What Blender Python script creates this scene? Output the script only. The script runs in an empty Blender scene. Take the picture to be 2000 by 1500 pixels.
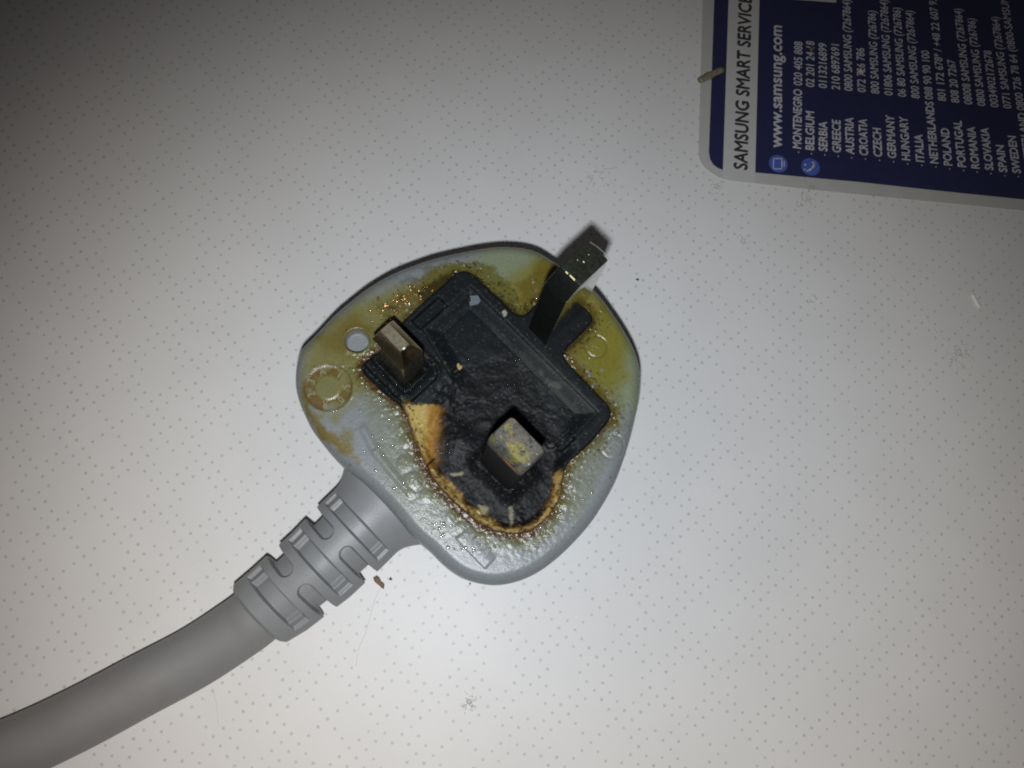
import bpy, bmesh, math, random
import numpy as np
from mathutils import Matrix, Vector

random.seed(7)
S = 0.001                      # all shapes are worked out in millimetres
scene = bpy.context.scene

# ------------------------------------------------------------------ camera
# Plug frame: u along the two lower pins, v towards the earth pin, z up from the pin face (mm).
T_PLUG = 18.0                  # height of the pin face above the table
F_PX = 1600.0
w_ = np.array([2.65321175, 1.13018456, -0.0111441228]); t_ = np.array([-9.04083614, 4.73372401, 125.692168])
th = np.linalg.norm(w_); k_ = w_/th
K_ = np.array([[0, -k_[2], k_[1]], [k_[2], 0, -k_[0]], [-k_[1], k_[0], 0]])
R = np.eye(3)+math.sin(th)*K_+(1-math.cos(th))*K_@K_
CAM = -R.T@t_
YAW = math.atan2(R[0, 1], R[0, 0])
Rz = np.array([[math.cos(YAW), math.sin(YAW), 0], [-math.sin(YAW), math.cos(YAW), 0], [0, 0, 1]])

def to_world(p):               # plug-frame mm -> world metres
    return (Rz@np.asarray(p, float)+np.array([0, 0, T_PLUG]))*S

def uv(px, z=0.0):             # where a sight line meets the plane z of the plug frame
    d = R.T@np.array([(px[0]-1000)/F_PX, (px[1]-750)/F_PX, 1.0])
    return CAM+(z-CAM[2])/d[2]*d

def tab(px, h=0.0):            # point on (or h mm above) the table, world metres
    return Vector(to_world(uv(px, -T_PLUG+h)))

cam_d = bpy.data.cameras.new("camera")
cam = bpy.data.objects.new("camera", cam_d); scene.collection.objects.link(cam)
right, up, back = Rz@R[0], Rz@(-R[1]), Rz@(-R[2])
M = Matrix.Identity(4)
for i in range(3):
    M[i][0], M[i][1], M[i][2] = right[i], up[i], back[i]
    M[i][3] = to_world(CAM)[i]
cam.matrix_world = M
cam_d.sensor_width = 36; cam_d.lens = 36*F_PX/2000; cam_d.clip_start = 0.005; cam_d.clip_end = 10
scene.camera = cam

# ------------------------------------------------------------------ light: a phone flash beside the lens, dim warm room
world = bpy.data.worlds.new("World"); scene.world = world; world.use_nodes = True
bg = world.node_tree.nodes["Background"]
bg.inputs[0].default_value = (1.0, 0.94, 0.91, 1); bg.inputs[1].default_value = 0.033
fl_d = bpy.data.lights.new("flash", 'SPOT'); fl = bpy.data.objects.new("flash", fl_d); scene.collection.objects.link(fl)
fl_d.energy = 0.615; fl_d.color = (1, 1, 1); fl_d.shadow_soft_size = 0.0017
fl_d.spot_size = math.radians(100); fl_d.spot_blend = .84
fl.location = to_world(CAM+R.T@np.array([-1.6, 8.6, 0.0]))
aim = tab((1050, 1130))
fl.rotation_euler = (aim-fl.location).to_track_quat('-Z', 'Y').to_euler()

fl_d.use_nodes = True           # lens colour shading put into the flash tint: bluish mid-frame, warmer outwards
lt = fl_d.node_tree; em = next(n for n in lt.nodes if n.type == 'EMISSION')
ge = lt.nodes.new('ShaderNodeNewGeometry'); dp = lt.nodes.new('ShaderNodeVectorMath'); dp.operation = 'DOT_PRODUCT'
dp.inputs[1].default_value = (tab((1080, 760))-fl.location).normalized(); lt.links.new(ge.outputs['Incoming'], dp.inputs[0])
ab = lt.nodes.new('ShaderNodeMath'); ab.operation = 'ABSOLUTE'; lt.links.new(dp.outputs['Value'], ab.inputs[0])
cr_ = lt.nodes.new('ShaderNodeValToRGB'); lt.links.new(ab.outputs[0], cr_.inputs[0]); el = cr_.color_ramp.elements
el[0].position = .75; el[0].color = (1.0, .91, .86, 1); el[1].position = .985; el[1].color = (.935, .975, 1.03, 1)
e3 = el.new(.90); e3.color = (1.0, .985, .965, 1)
lt.links.new(cr_.outputs[0], em.inputs['Color'])

scene.view_settings.view_transform = 'Standard'; scene.view_settings.look = 'None'
scene.view_settings.exposure = 0; scene.view_settings.gamma = 1
scene.cycles.use_denoising = False
scene.cycles.filter_width = 2.0
scene.cycles.max_bounces = 6
scene.cycles.caustics_reflective = False; scene.cycles.caustics_refractive = False

# ------------------------------------------------------------------ helpers
def tag(o, label=None, cat=None, group=None, kind=None):
    if label: o["label"] = label
    if cat: o["category"] = cat
    if group: o["group"] = group
    if kind: o["kind"] = kind
    return o

def link(o, parent=None):
    scene.collection.objects.link(o)
    if parent: o.parent = parent
    return o

def mesh_obj(name, verts, faces, mat, parent=None, smooth=True, loc=None):
    me = bpy.data.meshes.new(name)
    verts = np.asarray(verts, np.float64)
    me.from_pydata(verts.tolist(), [], [list(map(int, f)) for f in faces])
    if smooth: me.polygons.foreach_set("use_smooth", np.ones(len(me.polygons), bool))
    me.update()
    if mat: me.materials.append(mat)
    o = bpy.data.objects.new(name, me)
    if loc is not None: o.location = loc
    return link(o, parent)

def grid_obj(name, verts, quads, mat, parent=None):   # fast path for large quad meshes
    me = bpy.data.meshes.new(name)
    n, q = len(verts), len(quads)
    me.vertices.add(n); me.loops.add(q*4); me.polygons.add(q)
    me.vertices.foreach_set("co", np.asarray(verts, np.float32).ravel())
    me.loops.foreach_set("vertex_index", np.asarray(quads, np.int32).ravel())
    me.polygons.foreach_set("loop_start", np.arange(0, q*4, 4, dtype=np.int32))
    me.polygons.foreach_set("use_smooth", np.ones(q, bool))
    me.update(calc_edges=True); me.validate()
    if mat: me.materials.append(mat)
    return link(bpy.data.objects.new(name, me), parent)

def bm_obj(name, bm, mat, parent=None, smooth=False, loc=None):
    me = bpy.data.meshes.new(name); bm.normal_update(); bm.to_mesh(me); bm.free()
    if smooth: me.polygons.foreach_set("use_smooth", np.ones(len(me.polygons), bool))
    if mat: me.materials.append(mat)
    o = bpy.data.objects.new(name, me)
    if loc is not None: o.location = loc
    return link(o, parent)

def set_col(o, col, name="tint"):
    a = o.data.attributes.new(name, 'FLOAT_COLOR', 'POINT')
    c = np.ones((len(col), 4), np.float32); c[:, :3] = col
    a.data.foreach_set("color", c.ravel())

def set_f(o, val, name):
    a = o.data.attributes.new(name, 'FLOAT', 'POINT')
    a.data.foreach_set("value", np.asarray(val, np.float32))

def sm(a, b, x):
    t = np.clip((x-a)/(b-a), 0, 1); return t*t*(3-2*t)

def perlin(x, y, seed=0):
    rs = np.random.RandomState(seed); G = rs.rand(256)*2*np.pi; perm = rs.permutation(256)
    xi, yi = np.floor(x).astype(int), np.floor(y).astype(int); xf, yf = x-xi, y-yi
    def g(ix, iy, dx, dy):
        a = G[perm[(perm[ix & 255]+iy) & 255]]; return np.cos(a)*dx+np.sin(a)*dy
    f = lambda t: t*t*t*(t*(t*6-15)+10)
    u, v = f(xf), f(yf)
    a = g(xi, yi, xf, yf)*(1-u)+g(xi+1, yi, xf-1, yf)*u
    b = g(xi, yi+1, xf, yf-1)*(1-u)+g(xi+1, yi+1, xf-1, yf-1)*u
    return (a*(1-v)+b*v)*1.5

def fbm(x, y, scale, seed=0, octv=4):
    s = np.zeros_like(x); a, tot = 1.0, 0.0
    for o in range(octv):
        s += a*perlin(x/scale*2**o+17.3*o, y/scale*2**o-9.1*o, seed+o); tot += a; a *= .55
    return s/tot

def sdf(poly, x, y):           # signed distance to a polygon, negative inside
    P = np.asarray(poly, float); n = len(P); d = np.full(x.shape, 1e18); ins = np.zeros(x.shape, bool)
    for i in range(n):
        ax, ay = P[i]; bx, by = P[(i+1) % n]
        ex, ey = bx-ax, by-ay; wx, wy = x-ax, y-ay
        t = np.clip((wx*ex+wy*ey)/(ex*ex+ey*ey+1e-12), 0, 1)
        d = np.minimum(d, (wx-ex*t)**2+(wy-ey*t)**2)
        if ay != by:
            c = ((ay > y) != (by > y)) & (x < ex*(y-ay)/(by-ay)+ax); ins ^= c
    return np.sqrt(d)*np.where(ins, -1, 1)

def catmull(P, per=12):
    P = np.asarray(P, float); n = len(P); out = []
    for i in range(n):
        p0, p1, p2, p3 = P[i-1], P[i], P[(i+1) % n], P[(i+2) % n]
        for k in range(per):
            t = k/per
            out.append(.5*((2*p1)+(-p0+p2)*t+(2*p0-5*p1+4*p2-p3)*t*t+(-p0+3*p1-3*p2+p3)*t**3))
    return np.array(out)

def resample(P, n):
    P = np.vstack([P, P[:1]]); L = np.r_[0, np.cumsum(np.linalg.norm(np.diff(P, axis=0), axis=1))]
    s = np.linspace(0, L[-1], n, endpoint=False)
    return np.stack([np.interp(s, L, P[:, i]) for i in range(P.shape[1])], 1)

def fillet(P, rad, per=6):
    P = [np.asarray(p[:2], float) for p in P]; n = len(P); out = []
    rr = rad if hasattr(rad, '__len__') else [rad]*n
    for i in range(n):
        a, b, c = P[i-1], P[i], P[(i+1) % n]
        la, lc = np.linalg.norm(a-b), np.linalg.norm(c-b); r = min(rr[i], la*.45, lc*.45)
        if r < 1e-6: out.append(b); continue
        p, q = b+(a-b)/la*r, b+(c-b)/lc*r
        for k in range(per+1):
            t = k/per; out.append((1-t)**2*p+2*t*(1-t)*b+t*t*q)
    return np.array(out)

# ------------------------------------------------------------------ materials
def new_mat(name):
    m = bpy.data.materials.new(name); m.use_nodes = True
    nt = m.node_tree; return m, nt, nt.nodes["Principled BSDF"]

def N(nt, kind, **kw):
    n = nt.nodes.new(kind)
    for k, v in kw.items(): setattr(n, k, v)
    return n

def noise_node(nt, scale, detail=3, rough=.55, coord='Object'):
    tc = N(nt, 'ShaderNodeTexCoord'); no = N(nt, 'ShaderNodeTexNoise')
    no.inputs['Scale'].default_value = scale; no.inputs['Detail'].default_value = detail; no.inputs['Roughness'].default_value = rough
    nt.links.new(tc.outputs[coord], no.inputs['Vector']); return no

def ramp(nt, src, stops):
    r = N(nt, 'ShaderNodeValToRGB'); e = r.color_ramp.elements
    while len(e) < len(stops): e.new(.5)
    for el, (p, c) in zip(e, stops):
        el.position = p; el.color = (*c, 1) if len(c) == 3 else c
    nt.links.new(src, r.inputs[0]); return r

def plain(name, col, rough=.5, metal=0., var=.12, scale=900, bump=0., bscale=3500, spec=.5):
    m, nt, b = new_mat(name)
    no = noise_node(nt, scale)
    r = ramp(nt, no.outputs['Fac'], [(.25, tuple(c*(1-var) for c in col)), (.75, tuple(min(1, c*(1+var)) for c in col))])
    nt.links.new(r.outputs[0], b.inputs['Base Color'])
    b.inputs['Roughness'].default_value = rough; b.inputs['Metallic'].default_value = metal
    b.inputs['Specular IOR Level'].default_value = spec
    if bump:
        n2 = noise_node(nt, bscale, 2); bp = N(nt, 'ShaderNodeBump')
        bp.inputs['Strength'].default_value = bump; bp.inputs['Distance'].default_value = .0001
        nt.links.new(n2.outputs['Fac'], bp.inputs['Height']); nt.links.new(bp.outputs[0], b.inputs['Normal'])
    return m

def attr_mat(name, rough_dry, rough_wet, bscale, bump_dry, bump_wet, spec=.5):
    """colour from the 'tint' attribute, gloss and relief from the 'wet' attribute"""
    m, nt, b = new_mat(name)
    a = N(nt, 'ShaderNodeAttribute', attribute_name='tint'); w = N(nt, 'ShaderNodeAttribute', attribute_name='wet')
    no = noise_node(nt, 2500, 3)
    mx = N(nt, 'ShaderNodeMix', data_type='RGBA', blend_type='MULTIPLY'); mx.inputs['Factor'].default_value = 1
    r = ramp(nt, no.outputs['Fac'], [(.3, (.90, .90, .90)), (.7, (1.09, 1.09, 1.09))])
    nt.links.new(a.outputs['Color'], mx.inputs['A']); nt.links.new(r.outputs[0], mx.inputs['B'])
    nt.links.new(mx.outputs['Result'], b.inputs['Base Color'])
    def lerp(lo, hi):
        mr = N(nt, 'ShaderNodeMapRange'); mr.inputs['To Min'].default_value = lo; mr.inputs['To Max'].default_value = hi
        nt.links.new(w.outputs['Fac'], mr.inputs['Value']); return mr.outputs[0]
    nt.links.new(lerp(rough_dry, rough_wet), b.inputs['Roughness'])
    b.inputs['Specular IOR Level'].default_value = spec
    n2 = noise_node(nt, bscale, 2, .6); bp = N(nt, 'ShaderNodeBump'); bp.inputs['Distance'].default_value = .00012
    nt.links.new(n2.outputs['Fac'], bp.inputs['Height']); nt.links.new(lerp(bump_dry, bump_wet), bp.inputs['Strength'])
    nt.links.new(bp.outputs[0], b.inputs['Normal'])
    return m

TABLE_COL = (.74, .735, .725); DOT_COL = (.43, .47, .42)
def table_mat(name, dots):
    m, nt, b = new_mat(name)
    no = noise_node(nt, 60, 5, .6)
    r = ramp(nt, no.outputs['Fac'], [(.3, tuple(c*.965 for c in TABLE_COL)), (.7, tuple(c*1.02 for c in TABLE_COL))])
    out = r.outputs[0]
    if dots:
        a = N(nt, 'ShaderNodeAttribute', attribute_name='ink')
        mx = N(nt, 'ShaderNodeMix', data_type='RGBA'); mx.inputs['B'].default_value = (*DOT_COL, 1)
        nt.links.new(a.outputs['Fac'], mx.inputs['Factor']); nt.links.new(out, mx.inputs['A']); out = mx.outputs['Result']
    nt.links.new(out, b.inputs['Base Color'])
    b.inputs['Roughness'].default_value = .47; b.inputs['Specular IOR Level'].default_value = .5
    n2 = noise_node(nt, 900, 2); bp = N(nt, 'ShaderNodeBump'); bp.inputs['Strength'].default_value = .06; bp.inputs['Distance'].default_value = .0001
    nt.links.new(n2.outputs['Fac'], bp.inputs['Height']); nt.links.new(bp.outputs[0], b.inputs['Normal'])
    return m

# ------------------------------------------------------------------ tabletop with its printed dots
bm = bmesh.new(); bmesh.ops.create_cube(bm, size=1)
bmesh.ops.scale(bm, vec=(.9, .7, .02), verts=bm.verts); bmesh.ops.translate(bm, vec=(0.02, .02, -.01), verts=bm.verts)
table = tag(bm_obj("tabletop", bm, table_mat("white_laminate", False)), kind="structure")

# lattice: quincunx of dots, some left out after a 16 x 16 repeat
o0 = np.array(tab((1615.6, 1231.2)))[:2]; e_a = np.array(tab((1733.8, 1243.0)))[:2]-o0
e_a = e_a/np.linalg.norm(e_a); e_b = np.array([e_a[1], -e_a[0]])      # e_b: down the photo
half = (2.655*S)/2
KEEP_EVEN = {0: {0, 6, 10}, 8: {2, 6, 10, 14}}
def keep(i, j):
    d = (i-2) % 16; d = min(d, 16-d); jj = j % 16
    if d == 0: return jj in (0, 6, 10)
    if d in (1, 7): return jj not in (3, 13)
    if d == 2: return jj != 0
    if d == 3: return jj in (3, 5, 11, 13)
    if d == 4: return jj in (2, 4, 12, 14)
    if d == 5: return jj not in (7, 9)
    if d == 8: return jj in (2, 6, 10, 14)
    return True
vs, fs, ink = [], [], []
rng = random.Random(3)
for i in range(-190, 90):
    for j in range(-130, 90):
        if (i+j) % 2 or not keep(i, j): continue
        c = o0+e_a*i*half+e_b*j*half
        if not (-.135 < c[0] < .165 and -.085 < c[1] < .150): continue
        c = c+np.array([rng.uniform(-.05, .05), rng.uniform(-.05, .05)])*S
        r1 = rng.uniform(.25, .32)*S; st = rng.uniform(.66, .92); b0 = len(vs)
        vs.append((c[0], c[1], .03*S)); ink.append(st)
        for r_, s_ in ((r1*.55, st*.8), (r1*1.25, 0)):
            for k in range(8):
                a = k*math.pi/4; vs.append((c[0]+r_*math.cos(a), c[1]+r_*math.sin(a), .03*S)); ink.append(s_)
        for k in range(8):
            k2 = (k+1) % 8
            fs.append((b0, b0+1+k, b0+1+k2)); fs.append((b0+1+k, b0+9+k, b0+9+k2, b0+1+k2))
dots = mesh_obj("printed_dots", vs, fs, table_mat("white_laminate_dots", True), table)
set_f(dots, ink, "ink"); tag(dots, kind="stuff")

# ------------------------------------------------------------------ the plug
plug = bpy.data.objects.new("power_plug", None); link(plug)
plug.rotation_euler = (0, 0, -YAW); plug.empty_display_size = .01
tag(plug, "burnt grey three-pin mains plug with a melted black face, lying pins up with its cord", "plug")

def up_(p):                    # plug-frame mm array -> plug-local metres
    p = np.asarray(p, float).copy(); p[:, 2] += T_PLUG; return p*S

OUT_PX = [(970, 485), (1000, 485), (1030, 489), (1055, 498), (1082, 515), (1110, 532), (1136, 550), (1160, 570), (1176, 588), (1192, 610),
 (1210, 636), (1228, 666), (1240, 692), (1247, 716), (1249, 740), (1246, 786), (1238, 824), (1228, 864), (1214, 908), (1197, 950), (1170, 997),
 (1145, 1032), (1110, 1070), (1080, 1097), (1047, 1120), (1010, 1136), (972, 1143), (940, 1140), (910, 1131), (885, 1117), (862, 1098), (838, 1074),
 (805, 1046), (776, 1012), (745, 978), (712, 945), (684, 921), (664, 904), (644, 884), (626, 862), (610, 840), (597, 814), (585, 785), (579, 760),
 (578, 736), (581, 710), (588, 688), (598, 676), (618, 656), (640, 632), (660, 612), (684, 592), (712, 570), (740, 552), (770, 536), (800, 524),
 (840, 510), (880, 500), (930, 490)]
NA, NR = 880, 215
outline = resample(catmull([uv(p, -2.0)[:2] for p in OUT_PX], 10), NA)

INS = [(-16.5, 18.1), (-3.9, 18.5), (-4.3, 27.4), (4.4, 27.4), (4.7, 18.9), (17.3, 18.7), (17.9, 12), (17.5, 7.6), (18.6, 5.4), (20.6, 3.0), (21.4, -.4),
       (21.1, -3.4), (19.9, -5.7), (17.6, -7.6), (14.4, -8.8), (11, -9.2), (8.1, -9.3), (5.2, -9.1), (2.7, -8.4), (0.2, -7.6), (-2.2, -6.6), (-5.6, -4.9),
       (-10.3, -5.5), (-15.4, -5.7), (-15.3, -2), (-16.4, 6)]
INS_R = [2.6, 1.8, 1.4, 1.4, 1.8, 2.4]+[1.6]*16+[1.0, 1.6, 1.0, 2]
ins_poly = fillet(INS, INS_R)

def px_poly(pts): return np.array([uv(p)[:2] for p in pts])
def pmask(pts, x, y, soft, amp=0., scale=1.5, seed=0):
    d = sdf(px_poly(pts), x, y)
    if amp: d = d+amp*fbm(x, y, scale, seed)
    return sm(soft, -soft, d)

HOLE = uv((697, 665))[:2]; RING = uv((641, 757))[:2]; EARTH_SYM = uv((1165, 677))[:2]; BS = uv((1196, 872))[:2]
# --- body face
cen = uv((940, 790), -2)[:2]
tt = np.linspace(0, 1, NR+1)[1:]; ss = 1-(1-tt)**1.35
XY = cen+ss[:, None, None]*(outline[None]-cen)
x, y = XY[..., 0].ravel(), XY[..., 1].ravel()
dedge = np.zeros_like(x)+9.
near = np.repeat(ss > .70, NA)
xn, yn = x[near], y[near]; dd = np.full(xn.shape, 1e9)
sub = resample(outline, 300)
dd = -sdf(sub, xn, yn); dedge[near] = np.clip(dd, 0, 9)
outer_row = np.zeros((NR, NA), bool); outer_row[-1] = True; dedge[outer_row.ravel()] = 0
RR = 2.0
z = np.where(dedge < RR, -RR+np.sqrt(np.maximum(RR*RR-(RR-np.minimum(dedge, RR))**2, 0)), 0)
din = sdf(ins_poly, x, y)
n1 = fbm(x, y, 2.4, 11); n2 = fbm(x, y, .7, 21, 3); n3 = fbm(x, y, 7, 31, 3)

GREY = np.array([.375, .408, .412])
col = np.tile(GREY, (len(x), 1))*(1+.06*n3)[:, None]
wet = np.full(len(x), .30)
def lay(m, rgb, wv=None):
    global col, wet
    col += m[:, None]*(np.array(rgb)-col)
    if wv is not None: wet += m*(wv-wet)
YEL, OLIVE, PALE = (.335, .295, .035), (.25, .22, .035), (.37, .44, .22)
BROWN, DARK = (.155, .085, .018), (.035, .022, .008)
# right-hand heat stain
lay(.75*pmask([(930, 480), (1010, 470), (1100, 500), (1260, 650), (1260, 800), (1190, 800), (1090, 690), (1000, 640), (930, 580)], x, y, 2.4, 1.5, 4, 3), PALE)
lay(.95*pmask([(985, 560), (1050, 498), (1120, 520), (1160, 560), (1225, 660), (1225, 740), (1170, 790), (1095, 700), (1010, 640)], x, y, 2.2, 1.8, 3, 4), YEL, .55)
lay(.8*pmask([(1010, 560), (1060, 510), (1095, 520), (1075, 600), (1020, 632)], x, y, 1.0, 1.4, 2, 5), (.24, .17, .03), .7)
lay(.75*pmask([(1145, 600), (1175, 600), (1160, 650), (1130, 700), (1110, 720), (1085, 700)], x, y, 1.0, 1.0, 2, 6), (.27, .17, .03), .6)
lay(.5*pmask([(1160, 570), (1200, 615), (1220, 660), (1190, 690), (1150, 640)], x, y, 1.2, 1.0, 3, 7), (.40, .34, .05))
# left-hand heat stain
lay(.90*pmask([(600, 670), (690, 590), (760, 562), (830, 545), (890, 530), (905, 545), (800, 620), (735, 690), (720, 760), (660, 810), (590, 790)], x, y, 1.7, 2.4, 3, 8), (.33, .31, .085), .6)
lay(.75*pmask([(625, 660), (690, 610), (735, 640), (700, 700), (640, 690)], x, y, 1.2, 1.2, 3, 9), (.26, .19, .04))
lay(.55*pmask([(735, 600), (790, 570), (860, 545), (800, 605), (760, 625)], x, y, .8, 1.2, 1.5, 10), (.15, .115, .02), .8)
lay(.85*pmask([(820, 560), (870, 535), (930, 535), (900, 552), (830, 592)], x, y, .7, 1.0, 1.5, 12), (.085, .06, .012), .7)
lay(.55*pmask([(760, 540), (880, 505), (920, 510), (850, 540), (780, 560)], x, y, 1.0, 1.4, 2, 13)*sm(-.05, .3, n1), (.14, .14, .11))
# brown lower-left rim, melted rivulet
lay(.9*pmask([(583, 740), (592, 735), (605, 800), (640, 838), (690, 880), (702, 905), (676, 890), (630, 858), (596, 806)], x, y, .5, .9, 1.6, 14), (.30, .22, .04), .6)
lay(.7*pmask([(668, 838), (690, 838), (688, 882), (660, 866)], x, y, .6, .8, 1.2, 15), (.29, .25, .05), .6)
# seam of scorched plastic all round the black insert
seam = sm(3.2, .5, din+1.5*n1+.7*n2)
lower = sm(3, -2, y)
lay(.80*seam*(.35+.65*np.maximum(lower, sm(2, 8, x))), (.27, .26, .075), .85)
lay(.90*sm(1.5, .2, din+.9*n1+.5*n2), (.17, .125, .022), .9)
lay(.85*sm(.9, .0, din+.5*n2-.25*lower)*lower, (.13, .055, .018), .6)
topband = pmask([(895, 530), (925, 535), (1000, 595), (1020, 622), (1000, 622), (900, 548)], x, y, .6, 1.0, 1.2, 16)
lay(.85*topband, (.045, .028, .008), .6)
lay(.8*sm(.9, .1, din+.5*n1)*sm(12, 16, y)*(x > 4), (.085, .05, .012), .6)
# olive melt along the top edges of the insert, with darker bubbled borders
olv = pmask([(800, 560), (850, 522), (905, 510), (960, 520), (1000, 560), (1020, 620), (1000, 620), (905, 540), (830, 596)], x, y, .5, 1.3, 1.4, 51)
lay(.85*olv, (.22, .20, .035), .9)
lay(.75*sm(.22, .05, np.abs(olv-.5))*sm(-.2, .25, n2+.2*n1), (.085, .07, .014))
lay(.85*pmask([(812, 572), (848, 546), (885, 530), (908, 540), (880, 556), (832, 596)], x, y, .45, .9, 1.1, 56), (.055, .036, .010), .6)
lay(.80*topband, (.042, .026, .008), .6)
lay(.75*sm(.15, .45, fbm(x, y, 1.3, 57, 3))*pmask([(740, 600), (800, 560), (850, 545), (835, 590), (780, 620)], x, y, .6, .8, 1.2, 58), (.10, .065, .014), .8)
lay(.55*pmask([(700, 765), (780, 800), (800, 900), (850, 1000), (900, 1040), (1000, 1065), (960, 1075), (860, 1050), (780, 990), (740, 900)], x, y, 1.3, 1.5, 2.5, 52), (.32, .345, .22), .62)
lay(.55*pmask([(1110, 1000), (1130, 900), (1190, 830), (1215, 850), (1160, 950), (1130, 1030)], x, y, 1.0, 1.3, 2.0, 53), (.32, .345, .23), .6)
lay(.8*pmask([(1085, 700), (1120, 700), (1190, 780), (1205, 830), (1180, 830), (1170, 790)], x, y, .5, 1.1, 1.2, 54), (.20, .15, .025), .85)
# soot specks, in clumps near the insert
spk = fbm(x, y, .55, 41, 2); dens = sm(4.5, .5, din)
lay(.9*sm(.40, .55, spk+.16*dens+.10*n1)*sm(5.5, .5, din)*np.maximum(sm(6, 12, y), .55), DARK, .4)
lay(.8*sm(.55, .7, fbm(x, y, .8, 47, 2)+.05*n1), (.05, .04, .02))
# brown clots left of the earth pin
clot = fbm(x, y, 1.1, 43, 3)
lay(.75*sm(.12, .40, clot)*pmask([(900, 525), (950, 520), (1000, 560), (1060, 590), (1030, 630), (985, 620), (900, 560)], x, y, .8), (.06, .035, .008), .6)
# ring emblem
rr = np.hypot(x-RING[0], y-RING[1]); ra = np.arctan2(y-RING[1], x-RING[0])
annul = sm(3.75, 3.5, rr)*sm(1.75, 2.1, rr+.35*n2)
lay(.85*annul*sm(-.32, .05, n1+.25*np.cos(ra+2.2)), (.24, .145, .038), .6)
lay(.5*sm(1.9, 1.2, rr+.5*n2), (.31, .30, .13))
lay(.55*np.exp(-((rr-3.6)/.16)**2), (.12, .08, .02))
# clean socket hole
rh = np.hypot(x-HOLE[0], y-HOLE[1])
lay(sm(1.95, 1.72, rh), (.42, .45, .47), .1)
# relief of the melted face
heat = np.clip(sm(7, 0, din)*.9+.1, 0, 1)
z += -.10*sm(2.5, 0, din)*sm(1, 3, dedge)
z += heat*(.085*n1+.055*n2)*sm(0.6, 2.2, dedge)
z += .03*n3*sm(.6, 2.2, dedge)
z -= 2.2*sm(1.9, 1.72, rh)
z += .10*np.exp(-((rh-2.15)/.3)**2)
z -= .10*sm(3.7, 3.1, rr)*sm(1.6, 2.1, rr)
z += .05*np.exp(-((rr-3.85)/.2)**2)*(.6+n1)
re = np.hypot(x-EARTH_SYM[0], y-EARTH_SYM[1]); z -= .16*np.exp(-((re-1.75)/.14)**2)
rb = np.hypot(x-BS[0], y-BS[1]); z -= .13*np.exp(-((rb-1.9)/.16)**2)
lay(.35*np.exp(-((re-1.75)/.13)**2), (.14, .12, .03))
tri = px_poly([(890, 1052), (947, 1111), (984, 1071), (930, 1020)]); dt = sdf(tri, x, y)
z += .16*sm(.12, -.12, dt)*sm(-9.6, -11.4, y)
lay(.25*sm(.15, -.15, dt)*sm(-9.6, -11.4, y), (.46, .48, .50))
# blisters beside the crater
rngb = np.random.RandomState(5)
bl = [(797, 860, 1.3, .45), (792, 905, 1.4, .5), (806, 940, 1.5, .6), (832, 968, 1.0, .4), (803, 965, .7, .35), (790, 835, .9, .3), (1070, 1019, 1.15, .5), (1120, 948, .9, .3),
      (880, 1010, .8, .3), (900, 1030, .9, .3), (940, 1050, .8, .3), (1000, 1060, .8, .25), (1105, 985, .8, .3), (1150, 750, .5, .25), (1165, 790, .5, .25), (775, 800, .8, .3)]
for _ in range(420):
    k = rngb.randint(len(ins_poly)); off = rngb.normal(0, 1, 2)*1.1
    p = ins_poly[k]+off; bl.append((None, p, rngb.uniform(.10, .30), rngb.uniform(.06, .18)))
for bx, by, rad, h in bl:
    c = uv((bx, by))[:2] if bx is not None else by
    q = (x-c[0])**2+(y-c[1])**2
    if bx is not None and rad > .65: lay(.28*sm(rad*rad*1.3, rad*rad*.6, q), (.24, .24, .07) if bx < 850 else (.30, .32, .17), .7)
    z += h*(.26 if bx is not None else 1)*np.sqrt(np.clip(1-q/(rad*rad), 0, 1))
# shallow crease in the lower-left face
cr = sdf(px_poly([(703, 838), (712, 830), (740, 880), (800, 960), (796, 966), (730, 890)]), x, y)
z += .20*sm(.5, -.4, cr)
z -= 2.8*sm(-.25, -.9, din)          # the pocket the insert sits in
face = np.stack([x, y, z], 1)
# --- walls down to the table
prof = [(0, -3.2), (0, -6), (.05, -10), (.15, -14), (.3, -17.0), (.55, -17.7), (1.1, -18)]
nx = np.roll(outline, -1, 0)-np.roll(outline, 1, 0); nx = np.stack([nx[:, 1], -nx[:, 0]], 1); nx /= np.linalg.norm(nx, axis=1)[:, None]
if np.dot(nx[0], outline[0]-cen) < 0: nx = -nx
rows = [np.column_stack([outline-nx*i_, np.full(NA, zz)]) for i_, zz in prof]
allv = np.vstack([face]+rows+[[[cen[0], cen[1], -18.0]], [[cen[0], cen[1], -.8]]])
nrow = NR+len(prof)
idx = np.arange(nrow*NA).reshape(nrow, NA); i2 = np.roll(idx, -1, 1)
quads = np.stack([idx[:-1], idx[1:], i2[1:], i2[:-1]], -1).reshape(-1, 4)
orient = (outline[1, 0]-outline[0, 0])*(outline[0, 1]-cen[1])-(outline[1, 1]-outline[0, 1])*(outline[0, 0]-cen[0])
if orient > 0: quads = quads[:, ::-1]      # outward facing
m_body = attr_mat("scorched_grey_plastic", .40, .15, 5200, .20, .38, .50)
body = grid_obj("plug_body", up_(allv), quads, m_body, plug)
pad = len(allv)-len(face)
set_col(body, np.vstack([np.clip(col*.55, .004, 1), np.tile(GREY*.55, (pad, 1))])); set_f(body, np.r_[np.clip(wet, 0, 1), np.full(pad, .1)], "wet")

# --- black insert with the crater
st = .13
gx, gy = np.meshgrid(np.arange(-17.6, 21.8, st), np.arange(-10.4, 28.4, st), indexing='ij')
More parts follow.
